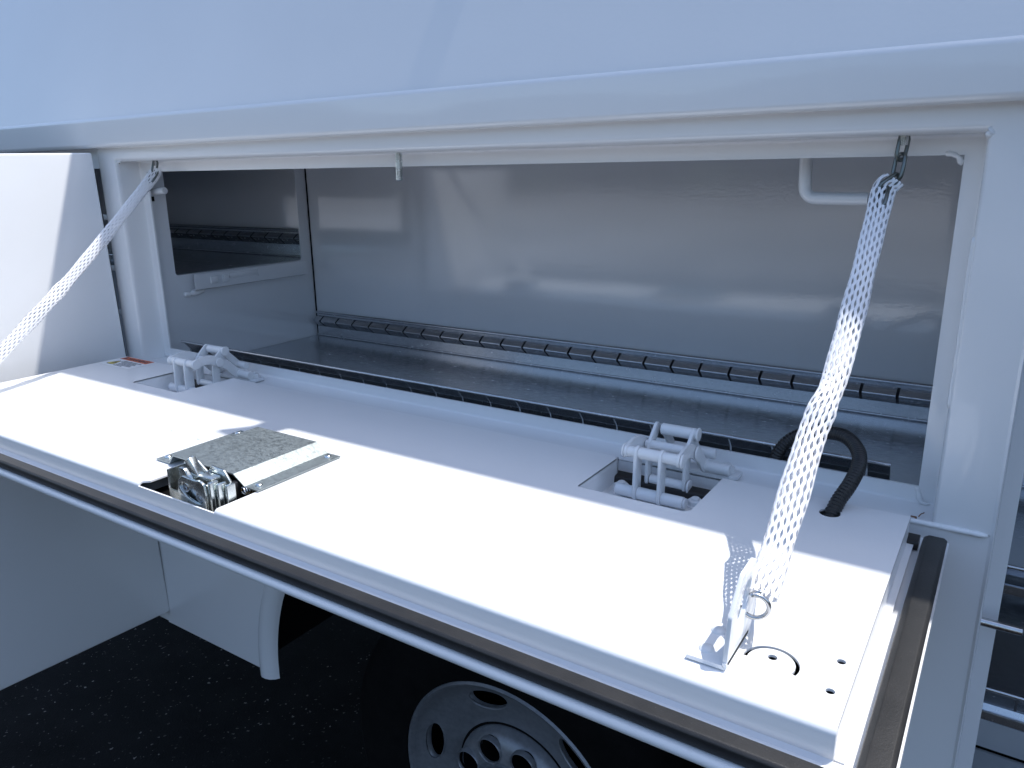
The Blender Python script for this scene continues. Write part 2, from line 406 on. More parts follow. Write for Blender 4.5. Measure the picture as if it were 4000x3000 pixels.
bead([(-0.0550, 0.0480, 1.462), (-0.0575, 0.0480, 1.4685), (-0.063, 0.048, 1.4720), (-0.070, 0.048, 1.4730)], 0.0026)
bead([(-1.3725, 0.006, 1.484), (-1.3705, 0.006, 1.4885), (-1.363, 0.006, 1.4895)], 0.0025)
bead([(-1.369, 0.045, 1.128), (-1.36, 0.046, 1.126), (-1.352, 0.046, 1.1265)], 0.003)
bead([(-0.0345, 0.004, 1.40), (-0.035, 0.004, 1.36), (-0.0345, 0.004, 1.30), (-0.0352, 0.004, 1.24)], 0.0022, jig=0.15)

# drip rail band, leaning upper side, roof
YD, ZD = -0.016, 1.5588                                   # bright fold line
UY, UZ = 0.1856, 2.26
mb = MB()
mb.sheet([(0.004, 1.5165), (YD+0.002, 1.5150), (YD, 1.519), (YD, ZD-0.001), (YD+0.0045, ZD+0.0012), (UY, UZ), (0.35, 2.285), (1.95, 2.285), (1.95, 0.62)], -2.75, 1.15, 0.003, 0.004, side=1)
mb.build('upper_side_panel', 'white', body, smooth=25)
mb = MB(); mb.poly_loft([[(-2.75, YD, 1.515), (-2.75, YD, ZD), (-2.75, UY, UZ), (-2.75, 1.95, 2.285), (-2.75, 1.95, 0.62), (-2.75, 0.47, 0.62), (-2.75, 0.47, 1.515)]], cap=(True, False))
mb.build('end_wall', 'white', body, smooth=0)
mb = MB(); mb.poly_loft([[(1.15, YD, 1.515), (1.15, YD, ZD), (1.15, UY, UZ), (1.15, 1.95, 2.285), (1.15, 1.95, 0.62), (1.15, 0.47, 0.62), (1.15, 0.47, 1.515)]], cap=(True, False))
mb.build('end_wall', 'white', body, smooth=0)

mb = MB(); mb.add_mesh(plate2d([fillet([(-0.446, 0.200), (-0.4435, 0.166), (-0.455, 0.150), (-0.474, 0.127), (-0.432, 0.122), (-0.400, 0.152), (-0.392, 0.200)], 0.006, True)], 0.005, 0.0006), T(0, 0, 2.2625)); mb.build('roof_bracket', 'white', body, smooth=30)
# interior of the long compartment
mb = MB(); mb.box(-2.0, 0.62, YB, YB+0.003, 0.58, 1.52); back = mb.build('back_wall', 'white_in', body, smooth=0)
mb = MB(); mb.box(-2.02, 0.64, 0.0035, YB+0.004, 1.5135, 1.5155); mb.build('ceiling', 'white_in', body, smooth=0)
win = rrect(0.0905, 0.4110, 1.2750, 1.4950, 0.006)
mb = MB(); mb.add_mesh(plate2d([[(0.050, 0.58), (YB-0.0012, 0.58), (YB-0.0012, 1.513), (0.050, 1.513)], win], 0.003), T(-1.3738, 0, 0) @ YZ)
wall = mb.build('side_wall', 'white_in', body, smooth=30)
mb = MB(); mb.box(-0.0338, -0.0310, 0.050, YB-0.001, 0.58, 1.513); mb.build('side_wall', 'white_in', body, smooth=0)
# black strip standing in for the shaded gap in the back corner
mb = MB(); mb.box(-1.3722, -1.3696, YB-0.0022, YB-0.0002, 1.098, 1.50); mb.build('corner_gap_shade', 'black', body, smooth=0)
# support angle under the window with slotted punch-outs
mb = MB(); mb.sheet([(-1.3722, 1.2400), (-1.3560, 1.2440), (-1.3560, 1.2745)], 0.1195, 0.409, 0.002, 0.002, axis='y', side=1)
ang = mb.build('support_angle', 'white_in', body, smooth=35)
for y0, y1 in ((0.154, 0.171), (0.184, 0.198)):
    mb = MB(); mb.box(-1.3562, -1.3525, y0, y1, 1.2530, 1.2665, 0.0012); mb.build('bolt_head', 'white_in', ang, smooth=35)
mb = MB(); mb.box(-1.3562, -1.3549, 0.200, 0.272, 1.2585, 1.2690, 0.0006); mb.box(-1.3562, -1.3546, 0.272, 0.2735, 1.255, 1.270); mb.build('latch_tab', 'white_in', ang, smooth=35)
bead([(-1.3705, 0.102, 1.2375), (-1.3695, 0.112, 1.236), (-1.3705, 0.13, 1.2375), (-1.371, 0.15, 1.239)], 0.005, jig=0.5)
# short peg in the left corner, dark slot beside it
mb = MB(); mb.cyl((-1.3722, 0.0655, 1.4345), (-1.337, 0.0680, 1.4372), 0.0062, 18, bev=0.001); mb.build('peg', 'white', body)
mb = MB(); mb.box(-1.3722, -1.3705, 0.053, 0.066, 1.4175, 1.4265, 0.0005); mb.build('vent_slot', 'black', body)
# bent rod hanging from the ceiling
pts = spline([(-0.2080, 0.10, 1.513), (-0.2065, 0.10, 1.470), (-0.2055, 0.10, 1.4440), (-0.2035, 0.10, 1.4355), (-0.1975, 0.10, 1.4303), (-0.188, 0.10, 1.4291), (-0.165, 0.10, 1.4288), (-0.1400, 0.10, 1.4288)], 40)
mb = MB(); mb.tube(pts, 0.0068, 18); mb.build('bent_rod', 'white', body, smooth=50)
# striker pins under the header
mb = MB(); mb.cyl((-0.7245, 0.025, 1.4895), (-0.7258, 0.025, 1.4523), 0.0048, 20, bev=0.0006); mb.build('striker_pin', 'zinc', body)
mb = MB(); mb.cyl((-0.1035, 0.022, 1.4895), (-0.1035, 0.022, 1.4805), 0.0045, 16); mb.build('strap_stud', 'steel', body)
mb = MB(); mb.cyl((-1.2870, 0.022, 1.4895), (-1.2870, 0.022, 1.4805), 0.0030, 16); mb.build('strap_stud', 'steel', body)
# striker rod of the next compartment on the right
mb = MB(); mb.cyl((0.0150, 0.020, 1.0208), (0.0545, 0.020, 1.0206), 0.0046, 20, bev=0.0008); mb.build('striker_pin', 'steel', body)
# neighbouring compartments: walls, floors, headers and an added light blind
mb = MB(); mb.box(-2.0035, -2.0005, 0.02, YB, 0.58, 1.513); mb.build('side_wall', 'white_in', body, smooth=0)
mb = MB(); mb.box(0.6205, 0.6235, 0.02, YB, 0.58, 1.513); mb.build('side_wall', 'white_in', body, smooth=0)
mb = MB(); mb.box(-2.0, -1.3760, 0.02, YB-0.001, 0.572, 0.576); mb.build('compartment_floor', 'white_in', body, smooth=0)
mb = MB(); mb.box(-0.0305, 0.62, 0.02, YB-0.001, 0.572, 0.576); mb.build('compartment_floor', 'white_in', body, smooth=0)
mb = MB(); mb.box(-2.75, -1.95, 0.004, 0.030, 0.541, 1.5130); mb.build('end_post', 'white', body, smooth=0)
mb = MB(); mb.box(0.57, 1.15, 0.004, 0.030, 0.541, 1.5130); mb.build('end_post', 'white', body, smooth=0)
mb = MB(); mb.box(-1.950, -1.4345, 0.012, 0.0145, 1.478, 1.5130); mb.box(-1.950, -1.490, 0.0150, 0.0175, 1.395, 1.5130); mb.build('header_flange_and_blind', 'white', body, smooth=0)  # second box is an unseen blind added to darken the compartment
# hinge side black weatherstrip seen in the gap beside the left post
mb = MB(); mb.box(-1.4530, -1.4348, 0.018, 0.034, 0.60, 1.4695, 0.004); mb.build('weatherstrip', 'seal', body)
for z in (1.205, 1.29, 1.385):
    mb = MB(); mb.box(-1.4475, -1.4345, 0.006, 0.017, z, z+0.010, 0.001); mb.build('hinge_knuckle', 'hinge', body)
# wheel housing and underbody
loops = []
for i in range(33):
    a = math.pi*(1-i/32); loops.append([(CX+0.50*math.cos(a), y, CZ+0.535*math.sin(a)) for y in (0.0045, 0.55)])
mb = MB(); mb.poly_loft(loops, close=False); mb.build('wheel_housing', 'black', body, smooth=50)
mb = MB(); mb.box(-2.7, 1.1, 0.46, 1.93, 0.48, 0.60); mb.box(CX-0.55, CX+0.55, 0.552, 0.60, 0.30, 1.10); mb.build('underbody', 'black', body, smooth=0)

# ------------------------------------------------------------------ galvanized shelves with slotted rails
def rail(parent, name, x0, x1, yb, z0, z1, d, pitch, phase, face):
    """strip on plane y=yb from z0 to z1 with a row of V tabs sticking out by d along face*y"""
    zt, zm, zb = z1-0.0095, z1-0.0195, z1-0.0345
    mb = MB(); mb.sheet([(yb, z0), (yb, zb)], x0, x1, 0.0015, 0.0, side=1)
    mb.sheet([(yb, zt), (yb, z1-0.0045), (yb+face*0.004, z1-0.0025), (yb+face*0.001, z1)], x0, x1, 0.0015, 0.001, side=1)
    r = mb.build(name, 'galv_shelf', parent, smooth=25)
    mb = MB(); mb.box(x0+0.001, x1-0.001, min(yb, yb+face*0.0006), max(yb, yb+face*0.0006), zb-0.0008, zt+0.0012); mb.build('slot_shade_strip', 'dark_steel', r, smooth=0)  # dark strip stands in for shade behind the slots
    xs = []; k = math.ceil((x0-phase)/pitch); x = phase+k*pitch
    edges = [x0]
    while x < x1: edges.append(x); x += pitch
    edges.append(x1); first = None; gap = 0.0021
    for a, b in zip(edges[:-1], edges[1:]):
        if b-a < 0.006: continue
        full = abs((b-a)-pitch) < 1e-4
        if full and first is not None:
            o = first.copy(); C.objects.link(o); o.location.x = first.location.x+(a-first_a); continue
        mb = MB(); mb.sheet([(yb, zt+0.0005), (yb+face*d*0.30, zt-0.001), (yb+face*d, zm), (yb, zb-0.0005)], a+gap, b-gap, 0.0015, 0.0022, side=1)
        o = mb.build('rail_tab', 'galv_edge', r, smooth=30)
        if full: first, first_a = o, a
    return r
def front_rail(parent, x0, x1, y0, zf, zt, phase):
    """front upstand leaning over towards the viewer, slotted between its tabs"""
    mb = MB(); mb.sheet([(y0+0.006, zf+0.002), (y0+0.012, zt-0.030)], x0, x1, 0.0015, 0.0, side=1)
    mb.tube([(x0, y0-0.0055, zt-0.0005), (x1, y0-0.0055, zt-0.0005)], 0.0024, 10)
    r = mb.build('front_rail', 'galv_edge', parent, smooth=40)
    edges = [x0]; x = phase+math.ceil((x0-phase)/0.0508)*0.0508
    while x < x1: edges.append(x); x += 0.0508
    edges.append(x1); first = None; first_a = 0; gap = 0.0011
    for a, b in zip(edges[:-1], edges[1:]):
        if b-a < 0.006: continue
        full = abs((b-a)-0.0508) < 1e-4
        if full and first is not None:
            o = first.copy(); C.objects.link(o); o.location.x = first.location.x+(a-first_a); continue
        m2 = MB(); m2.sheet([(y0-0.0055, zt), (y0+0.001, zt-0.0075), (y0+0.0085, zt-0.0165), (y0+0.0125, zt-0.0305)], a+gap, b-gap, 0.0014, 0.006, side=1)
        o = m2.build('rail_tab', 'galv_shelf', r, smooth=40)
        if full: first, first_a = o, a
    return r
def shelf(name, label, x0, x1, zf, y0, y1, zfr, zbr, phase_f, phase_b, fx0, fx1, group='galvanized compartment shelves', zf_front=None):
    s = empty(name, ((x0+x1)/2, (y0+y1)/2, zf)); tag(s, label, 'shelf', group)
    mb = MB(); mb.sheet([(y0, zf+0.010), (y0, zf), (y1-0.006, zf), (y1-0.0035, zf+0.0026), (y1-0.0015, zf+0.0032), (y1-0.0015, zf+0.006)], x0, x1, 0.0018, 0.002, side=-1)
    t = mb.build('tray', 'galv_shelf', s, smooth=30)
    mb = MB(); mb.tube([(x0+0.003, y1-0.0052, zf+0.0022), (x1-0.002, y1-0.0052, zf+0.0022)], 0.0019, 10); mb.build('tray_fold', 'galv_edge', s, smooth=60)
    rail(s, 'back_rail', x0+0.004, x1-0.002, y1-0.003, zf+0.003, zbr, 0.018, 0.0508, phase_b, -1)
    front_rail(s, fx0, fx1, y0, zf, zfr, phase_f)
    return s
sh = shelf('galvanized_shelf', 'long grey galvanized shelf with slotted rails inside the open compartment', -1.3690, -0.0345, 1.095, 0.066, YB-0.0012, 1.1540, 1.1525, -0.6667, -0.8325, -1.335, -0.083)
for x, y in ((-1.12, 0.20), (-0.83, 0.185), (-0.50, 0.165), (-0.345, 0.20), (-0.10, 0.12)):
    mb = MB(); mb.cyl((x, y, 1.0952), (x, y, 1.0957), 0.0042, 14); mb.build('rivet_or_hole', 'dark_steel', sh)  # dark discs standing in for shaded rivet holes
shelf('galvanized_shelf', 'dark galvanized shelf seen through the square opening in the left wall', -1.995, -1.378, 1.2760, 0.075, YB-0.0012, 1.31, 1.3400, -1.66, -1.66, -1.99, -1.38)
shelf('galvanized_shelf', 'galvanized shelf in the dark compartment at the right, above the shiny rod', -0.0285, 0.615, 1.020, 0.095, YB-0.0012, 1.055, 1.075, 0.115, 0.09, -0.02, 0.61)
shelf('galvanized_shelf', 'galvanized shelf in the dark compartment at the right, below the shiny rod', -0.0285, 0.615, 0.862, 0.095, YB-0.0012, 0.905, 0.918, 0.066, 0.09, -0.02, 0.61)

# ------------------------------------------------------------------ fold-down compartment door
PZ, PX0, PX1, PY0, PY1 = 1.140, -1.364, -0.0514, -0.379, -0.036
ZF = 1.116
door = empty('compartment_door', (-0.708, -0.012, 1.110))
tag(door, 'long white compartment door folded down flat like a table, black rubber edge', 'door')
# outer skin, a rounded slab carrying the flange
mb = MB()
sk = fillet([(-0.4155, 1.1080), (-0.4155, ZF), (-0.010, ZF-0.006), (-0.010, 1.1080)], 0.0040, True)
mb.sheet(sk, -1.400, -0.0176, closed=True); mb.build('outer_skin', 'white_edge', door, smooth=30)
# inner panel with cut-outs
HX = ((-1.179, -1.0555), (-0.357, -0.2335)); HY = -0.138
LX0, LX1 = -0.7620, -0.6370                               # latch opening
o = [(PX0, PY0+0.0055), (LX0-0.006, PY0+0.0055), (LX0, PY0+0.0115), (LX0, -0.300), (LX1, -0.300), (LX1, PY0+0.0055), (PX1, PY0+0.0055)]
o += [(PX1, PY1), (HX[1][1], PY1), (HX[1][1]-0.0, HY+0.006), (HX[1][1]-0.006, HY), (HX[1][0]+0.003, HY), (HX[1][0], HY+0.003), (HX[1][0], PY1-0.006), (HX[1][0]-0.006, PY1)]
o += [(HX[0][1], PY1), (HX[0][1], HY+0.006), (HX[0][1]-0.006, HY), (HX[0][0]+0.003, HY), (HX[0][0], HY+0.003), (HX[0][0], PY1-0.006), (HX[0][0]-0.006, PY1), (PX0, PY1)]
arcs = []
for i in range(25): a = math.radians(-20+i*(205/24)); arcs.append((-0.1020+0.0185*math.cos(a), -0.333+0.0185*math.sin(a)))
for i in range(25): a = math.radians(185-i*(205/24)); arcs.append((-0.1020+0.0157*math.cos(a), -0.333+0.0157*math.sin(a)))
holes = [circle(-0.1180, -0.0672, 0.0098), circle(-0.1025, -0.327, 0.0032, 16), circle(-0.0622, -0.3074, 0.0030, 16), circle(-0.0621, -0.3433, 0.0030, 16), arcs]
mb = MB(); mb.add_mesh(plate2d([o]+holes, 0.002), T(0, 0, PZ-0.001))
R = 0.0055
def front_prof(): return [(PY0+R-R*math.sin(a), PZ-R+R*math.cos(a)) for a in [math.pi/2*k/8 for k in range(9)]]+[(PY0, ZF+0.003), (PY0-0.003, ZF+0.0006), (PY0-0.006, ZF+0.0006)]
mb.sheet(front_prof(), PX0, LX0-0.006, 0.002, 0.0, side=1)
mb.sheet(front_prof(), LX1, PX1, 0.002, 0.0, side=1)
mb.sheet([(PY0, 1.1362), (PY0, ZF+0.003), (PY0-0.003, ZF+0.0006), (PY0-0.006, ZF+0.0006)], LX0-0.006, LX1, 0.002, 0.0, side=1)
# right, left and rear walls of the tray, and the walls of the hinge pockets
mb.sheet([(PX1, PZ-0.0005), (PX1, ZF+0.0006), (PX1+0.006, ZF+0.0006)], PY0+0.004, PY1, 0.002, 0.001, axis='y', side=-1)
mb.sheet([(PX0, PZ-0.0005), (PX0, ZF+0.0006)], PY0+0.004, PY1, 0.002, 0.0, axis='y', side=1)
for a, b in ((PX0, HX[0][0]), (HX[0][1], HX[1][0]), (HX[1][1], PX1)): mb.sheet([(PY1, PZ-0.0005), (PY1, ZF-0.003)], a, b, 0.002, 0.0, side=-1)
for a, b in HX:
    mb.sheet([(a, PZ-0.0005), (a, 1.1085)], HY, PY1, 0.0015, 0.0, axis='y', side=-1)
    mb.sheet([(b, PZ-0.0005), (b, 1.1085)], HY, PY1, 0.0015, 0.0, axis='y', side=1)
    mb.sheet([(HY, PZ-0.0005), (HY, 1.1085)], a, b, 0.0015, 0.0, side=1)
panel = mb.build('inner_panel', 'white_panel', door, smooth=35)
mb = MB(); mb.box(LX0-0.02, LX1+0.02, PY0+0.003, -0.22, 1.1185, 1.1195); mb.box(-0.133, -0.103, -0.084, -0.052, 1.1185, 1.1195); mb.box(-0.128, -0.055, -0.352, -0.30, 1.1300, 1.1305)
mb.build('cutout_shade_sheet', 'black', door, smooth=0)  # black sheets stand in for shade inside the door cut-outs
# rubber weatherstrip: front, both sides, rear
sec = [(-0.3882, ZF+0.0004), (-0.3905, ZF+0.0045), (-0.3975, ZF+0.0112), (-0.4095, ZF+0.0118), (-0.4118, ZF+0.0098), (-0.4108, ZF+0.0004)]
mb = MB(); mb.sheet(fillet(sec, 0.0022, True, 3), -1.395, -0.0190, closed=True); mb.build('rubber_seal', 'seal', door, smooth=40)
sec = [(-0.0395, ZF+0.0004), (-0.0380, ZF+0.0085), (-0.0340, ZF+0.0112), (-0.0215, ZF+0.0112), (-0.0185, ZF+0.0090), (-0.0190, ZF+0.0004)]
mb = MB(); mb.sheet(fillet(sec, 0.0022, True, 3), -0.3880, -0.0405, closed=True, axis='y'); mb.build('rubber_seal', 'seal', door, smooth=40)
mb = MB(); mb.sheet([(-1.40-0.016-p[0], p[1]) for p in fillet(sec, 0.0022, True, 3)], -0.3880, -0.0405, closed=True, axis='y'); mb.build('rubber_seal', 'seal', door, smooth=40)
mb = MB(); mb.sheet(fillet([(-0.0465, 1.1112), (-0.0455, 1.1195), (-0.0310, 1.1215), (-0.0265, 1.1190), (-0.0265, 1.1105)], 0.0018, True, 3), -1.372, -0.0415, closed=True); mb.build('rubber_seal', 'seal', door, smooth=40)

# linkage hinges (built at the right-hand place, copied to the left)
def link_plate(mb, path, wid, x, th=0.0035):
    """flat link with rounded ends following path (Y,Z) at x"""
    P = [Vector(p) for p in path]; left = []; right = []; n = len(P); hw = wid/2
    for i, p in enumerate(P):
        d = (P[min(i+1, n-1)]-P[max(i-1, 0)]).normalized(); nn = Vector((-d.y, d.x)); left.append(p+nn*hw); right.append(p-nn*hw)
    def cap(c, d, nn):
        out = []
        for k in range(1, 8):
            a = math.pi*k/8; out.append(c+nn*hw*math.cos(a)+d*hw*math.sin(a))
        return out
    d1 = (P[-1]-P[-2]).normalized(); n1 = Vector((-d1.y, d1.x)); d0 = (P[0]-P[1]).normalized(); n0 = Vector((-d0.y, d0.x))
    loop = left+cap(P[-1], d1, n1)+list(reversed(right))+cap(P[0], d0, n0)
    mb.add_mesh(plate2d([[tuple(q) for q in loop]], th, 0.0005, 1), T(x, 0, 0) @ YZ)
def barrel(h, x0, x1, yz, r=0.0065, name='pivot_barrel'):
    mb = MB(); mb.cyl((x0, *yz), (x1, *yz), r, 22, bev=0.0008); return mb.build(name, 'hinge', h, smooth=40)
def bolt(h, x, y, z, r=0.0088):
    mb = MB(); mb.cyl((x, y, z), (x, y, z+0.0014), r*1.22, 24, bev=0.0004)
    L = [[(x+rr*math.cos(math.pi/3*i+0.3), y+rr*math.sin(math.pi/3*i+0.3), zz) for i in range(6)] for rr, zz in ((r*0.98, z+0.001), (r, z+0.0022), (r, z+0.0058), (r*0.86, z+0.0068))]
    mb.poly_loft(L, True, (True, True)); mb.cyl((x, y, z+0.006), (x, y, z+0.0094), r*0.5, 18, bev=0.0007); return mb.build('hinge_bolt', 'hinge', h, smooth=30)
LFp, UFp, LRp, Mp, Tp, S1p, S2p = (-0.0825, 1.1225), (-0.0810, 1.1685), (-0.0400, 1.1235), (-0.0370, 1.1635), (-0.0205, 1.1785), (0.0010, 1.1350), (0.0100, 1.1480)
hinge = empty('hinge', (0, 0, 0)); hinge.parent = door; hinge.matrix_parent_inverse = Matrix.Translation(-Vector(door.location))
barrel(hinge, -0.3370, -0.3150, LFp); barrel(hinge, -0.3114, -0.2870, LFp, 0.0068); barrel(hinge, -0.2835, -0.2590, LFp)
barrel(hinge, -0.3270, -0.2650, UFp, 0.0060); barrel(hinge, -0.3115, -0.2865, UFp, 0.0064)
barrel(hinge, -0.3150, -0.2740, LRp, 0.0055)
barrel(hinge, -0.3230, -0.2630, Mp, 0.0052)
barrel(hinge, -0.3110, -0.2700, Tp, 0.0066)
barrel(hinge, -0.2660, -0.2370, S1p, 0.0070); barrel(hinge, -0.3350, -0.3190, S1p, 0.0070)
barrel(hinge, -0.3120, -0.2570, S2p, 0.0060)
for x in (-0.3132, -0.2852):
    mb = MB(); link_plate(mb, [LFp, UFp], 0.0160, x); mb.build('link_plate', 'hinge', hinge, smooth=30)
for x in (-0.3175, -0.2735):
    mb = MB(); link_plate(mb, [LRp, (-0.0395, 1.145), Mp, Tp], 0.0140, x); mb.build('link_plate', 'hinge', hinge, smooth=30)
for x in (-0.3255, -0.2660):
    mb = MB(); link_plate(mb, [UFp, (-0.066, 1.1715), (-0.050, 1.1700), Mp, (-0.020, 1.1535), (-0.009, 1.1420), S1p], 0.0150, x); mb.build('link_plate', 'hinge', hinge, smooth=30)
for x in (-0.3085, -0.2782):
    mb = MB(); link_plate(mb, [Tp, (-0.008, 1.1665), S2p], 0.0115, x, 0.003); mb.build('link_plate', 'hinge', hinge, smooth=30)
for px, yz, pr in ((-0.2625, UFp, 0.0080), (-0.2625, Mp, 0.0078), (-0.3290, UFp, 0.0080), (-0.2695, LRp, 0.0078), (-0.2685, Tp, 0.0080), (-0.2578, LFp, 0.0058)):
    barrel(hinge, px-0.0011, px+0.0013, yz, pr, 'pivot_head')
mb = MB(); mb.add_mesh(plate2d([fillet([(-0.348, -0.002), (-0.2350, -0.002), (-0.2290, 0.006), (-0.2290, 0.024), (-0.348, 0.024)], 0.004, True)], 0.005, 0.0006), T(0, 0, 1.1262)); mb.build('base_plate', 'hinge', hinge, smooth=30)
mb = MB(); mb.add_mesh(plate2d([rrect(-0.3480, -0.2420, -0.098, -0.054, 0.005)], 0.003, 0.0005), T(0, 0, 1.1120)); mb.build('base_plate', 'hinge', hinge, smooth=30)
bolt(hinge, -0.2445, 0.0135, 1.1288); bolt(hinge, -0.3370, 0.0135, 1.1288)
bolt(hinge, -0.3400, -0.0625, 1.1135); bolt(hinge, -0.2535, -0.0620, 1.1135)
h2 = copy_tree(hinge, door); h2.location.x = -0.8215

# latch under its galvanized cover
cov = MB()
prof = [(-0.8135, PZ+0.0011), (-0.7880, PZ+0.0011), (-0.7790, PZ+0.0120), (-0.6720, PZ+0.0120), (-0.6545, PZ+0.0011), (-0.6330, PZ+0.0011)]
cov.sheet(prof, -0.3275, -0.2085, 0.0014, 0.0012, axis='y', side=1)
cover = cov.build('cover_plate', 'galv', door, smooth=25)
for x, y in ((-0.8060, -0.3170), (-0.8060, -0.2180), (-0.6440, -0.2180), (-0.6440, -0.3170)):
    mb = MB(); mb.lathe([(0.0046, 0), (0.0045, 0.0008), (0.0036, 0.0020), (0.0018, 0.0026), (0.0001, 0.0027)], (x, y, PZ+0.0024), axis='z', n=20); mb.build('screw', 'zinc', cover, smooth=50)
latch = empty('latch', (0, 0, 0)); latch.parent = door; latch.matrix_parent_inverse = Matrix.Translation(-Vector(door.location))
def lplate(name, pts, y, th, mat='zinc', rad=0.002, holes=(), bev=0.0005):
    mb = MB(); mb.add_mesh(plate2d([fillet(pts, rad, True, 4)]+list(holes), th, bev, 2), T(0, y, 0) @ XZ); return mb.build(name, mat, latch, smooth=40)
# back plate (wide, behind), front plate with an oblong well, side flanges, rotor claw
lplate('back_plate', [(-0.7240, 1.118), (-0.6480, 1.118), (-0.6480, 1.158), (-0.6560, 1.168), (-0.6760, 1.169), (-0.6840, 1.160), (-0.6990, 1.170), (-0.7090, 1.1735), (-0.7240, 1.1640)], -0.3480, 0.0025)
lplate('front_plate', [(-0.7060, 1.118), (-0.6600, 1.118), (-0.6585, 1.147), (-0.6605, 1.1590), (-0.6660, 1.1615), (-0.6760, 1.1600), (-0.6960, 1.1610), (-0.7030, 1.1560), (-0.7060, 1.1440)], -0.3700, 0.0030, rad=0.003,
       holes=[[(-0.6835+0.0195*math.cos(a)*math.cos(-0.32)-0.0078*math.sin(a)*math.sin(-0.32), 1.1445+0.0195*math.cos(a)*math.sin(-0.32)+0.0078*math.sin(a)*math.cos(-0.32)) for a in [2*math.pi*k/32 for k in range(32)]]])
lplate('well_plate', [(-0.7080, 1.119), (-0.6620, 1.119), (-0.6620, 1.156), (-0.7080, 1.156)], -0.3650, 0.002)
for x, z in ((-0.6950, 1.1480), (-0.6730, 1.1415)):
    mb = MB(); mb.lathe([(0.0058, 0), (0.0058, -0.0028), (0.0047, -0.0036), (0.0035, -0.0036), (0.0033, -0.0012), (0.0, -0.0010)], (x, -0.3662, z), axis='y', n=24); mb.build('latch_rivet', 'steel', latch, smooth=40)
mb = MB(); mb.sheet([(-0.7230, -0.3690), (-0.7240, -0.3470)], 1.118, 1.1615, 0.0024, 0.0, axis='z'); mb.sheet([(-0.7230, -0.3690), (-0.7060, -0.3690)], 1.118, 1.139, 0.0022, 0.0, axis='z'); mb.build('side_flange', 'zinc', latch, smooth=30)
lplate('tooth_plate', [(-0.7130, 1.130), (-0.6930, 1.130), (-0.6905, 1.1560), (-0.6985, 1.1580), (-0.7040, 1.1645), (-0.7130, 1.1650)], -0.3610, 0.0045)
for i, (x0, y0) in enumerate(((-0.6560, -0.3640), (-0.6500, -0.3590), (-0.6440, -0.3530))):
    mb = MB(); mb.box(x0-0.0022, x0+0.0022, y0-0.004, y0+0.006, 1.119, 1.1605-i*0.002, 0.0008); mb.build('spacer_leaf', 'zinc', latch, smooth=35)
mb = MB(); mb.box(-0.0042, 0.0042, -0.0045, 0.0045, -0.0115, 0.0115, 0.0010)
cl = mb.build('rotor_claw', 'zinc', latch, smooth=35); 
cl.data.transform(Matrix.Translation((-0.6885, -0.3600, 1.1675)) @ Matrix.Rotation(math.radians(-34), 4, 'Y') @ Matrix.Rotation(math.radians(12), 4, 'Z'))
mb = MB(); mb.box(-0.6800, -0.6590, -0.3625, -0.3510, 1.1585, 1.1625, 0.001); mb.build('rotor_stop', 'zinc', latch, smooth=35)
mb = MB(); mb.cyl((-0.7000, -0.3730, 1.1275), (-0.7000, -0.3665, 1.1275), 0.0045, 18, bev=0.0008); mb.build('latch_rivet', 'dark_steel', latch, smooth=40)
mb = MB(); mb.tube(spline([(-0.655, -0.345, 1.127), (-0.648, -0.330, 1.131), (-0.640, -0.322, 1.133), (-0.632, -0.31, 1.131)], 14), 0.0024, 10); mb.build('release_rod', 'brass', latch, smooth=50)
mb = MB(); mb.tube([(-0.655+0.004*math.cos(k*0.9)+k*0.00022, -0.330+k*0.0003, 1.138+0.004*math.sin(k*0.9)) for k in range(56)], 0.0009, 6); mb.build('latch_spring', 'steel', latch, smooth=60)
mb = MB(); mb.box(-0.672, -0.664, -0.332, -0.318, 1.122, 1.146, 0.001); mb.box(-0.660, -0.648, -0.325, -0.312, 1.122, 1.140, 0.001); mb.build('release_lever', 'dark_steel', latch, smooth=35)
# rivets on the panel
for x, y in ((-0.8945, -0.2490), (-0.8350, -0.2510)):
    mb = MB(); mb.lathe([(0.0062, 0), (0.0055, 0.0011), (0.0035, 0.0021), (0.0012, 0.0025), (0.0001, 0.00255)], (x, y, PZ+0.0001), axis='z', n=24); mb.build('panel_rivet', 'hinge', door, smooth=60)
# strap brackets
def bracket(x, flip):
    r = empty('strap_bracket', (0, 0, 0)); r.parent = door; r.matrix_parent_inverse = Matrix.Translation(-Vector(door.location))
    ol = fillet([(-0.3600, PZ+0.002), (-0.3545, PZ+0.037), (-0.3330, PZ+0.0590), (-0.3060, PZ+0.0600), (-0.2960, PZ+0.040), (-0.2980, PZ+0.016), (-0.3120, PZ+0.002)], 0.005, True)
    hl = fillet([(-0.3430, PZ+0.030), (-0.3270, PZ+0.049), (-0.3120, PZ+0.050), (-0.3160, PZ+0.034), (-0.3300, PZ+0.022)], 0.004, True)
    mb = MB(); mb.add_mesh(plate2d([ol, hl], 0.0032, 0.0005), T(x, 0, 0) @ YZ)
    mb.sheet([(x+0.0016, PZ+0.006), (x+0.0016, PZ+0.0010), (x-flip*0.026, PZ+0.0010)] if flip > 0 else [(x-0.0016, PZ+0.006), (x-0.0016, PZ+0.0010), (x+0.026, PZ+0.0010)], -0.3600, -0.3115, 0.003, 0.003, axis='y', side=-1 if flip > 0 else 1)
    mb.build('bracket_plate', 'white_panel', r, smooth=30)
    for y in (-0.347, -0.322):
        m2 = MB(); m2.lathe([(0.0056, 0), (0.0050, 0.0012), (0.003, 0.0022), (0.0001, 0.0025)], (x-flip*0.0165, y, PZ+0.0038), axis='z', n=20); m2.build('rivet_or_hole', 'hinge', r, smooth=60)
    return r
bracket(-0.1255, 1); bracket(-1.2900, -1)
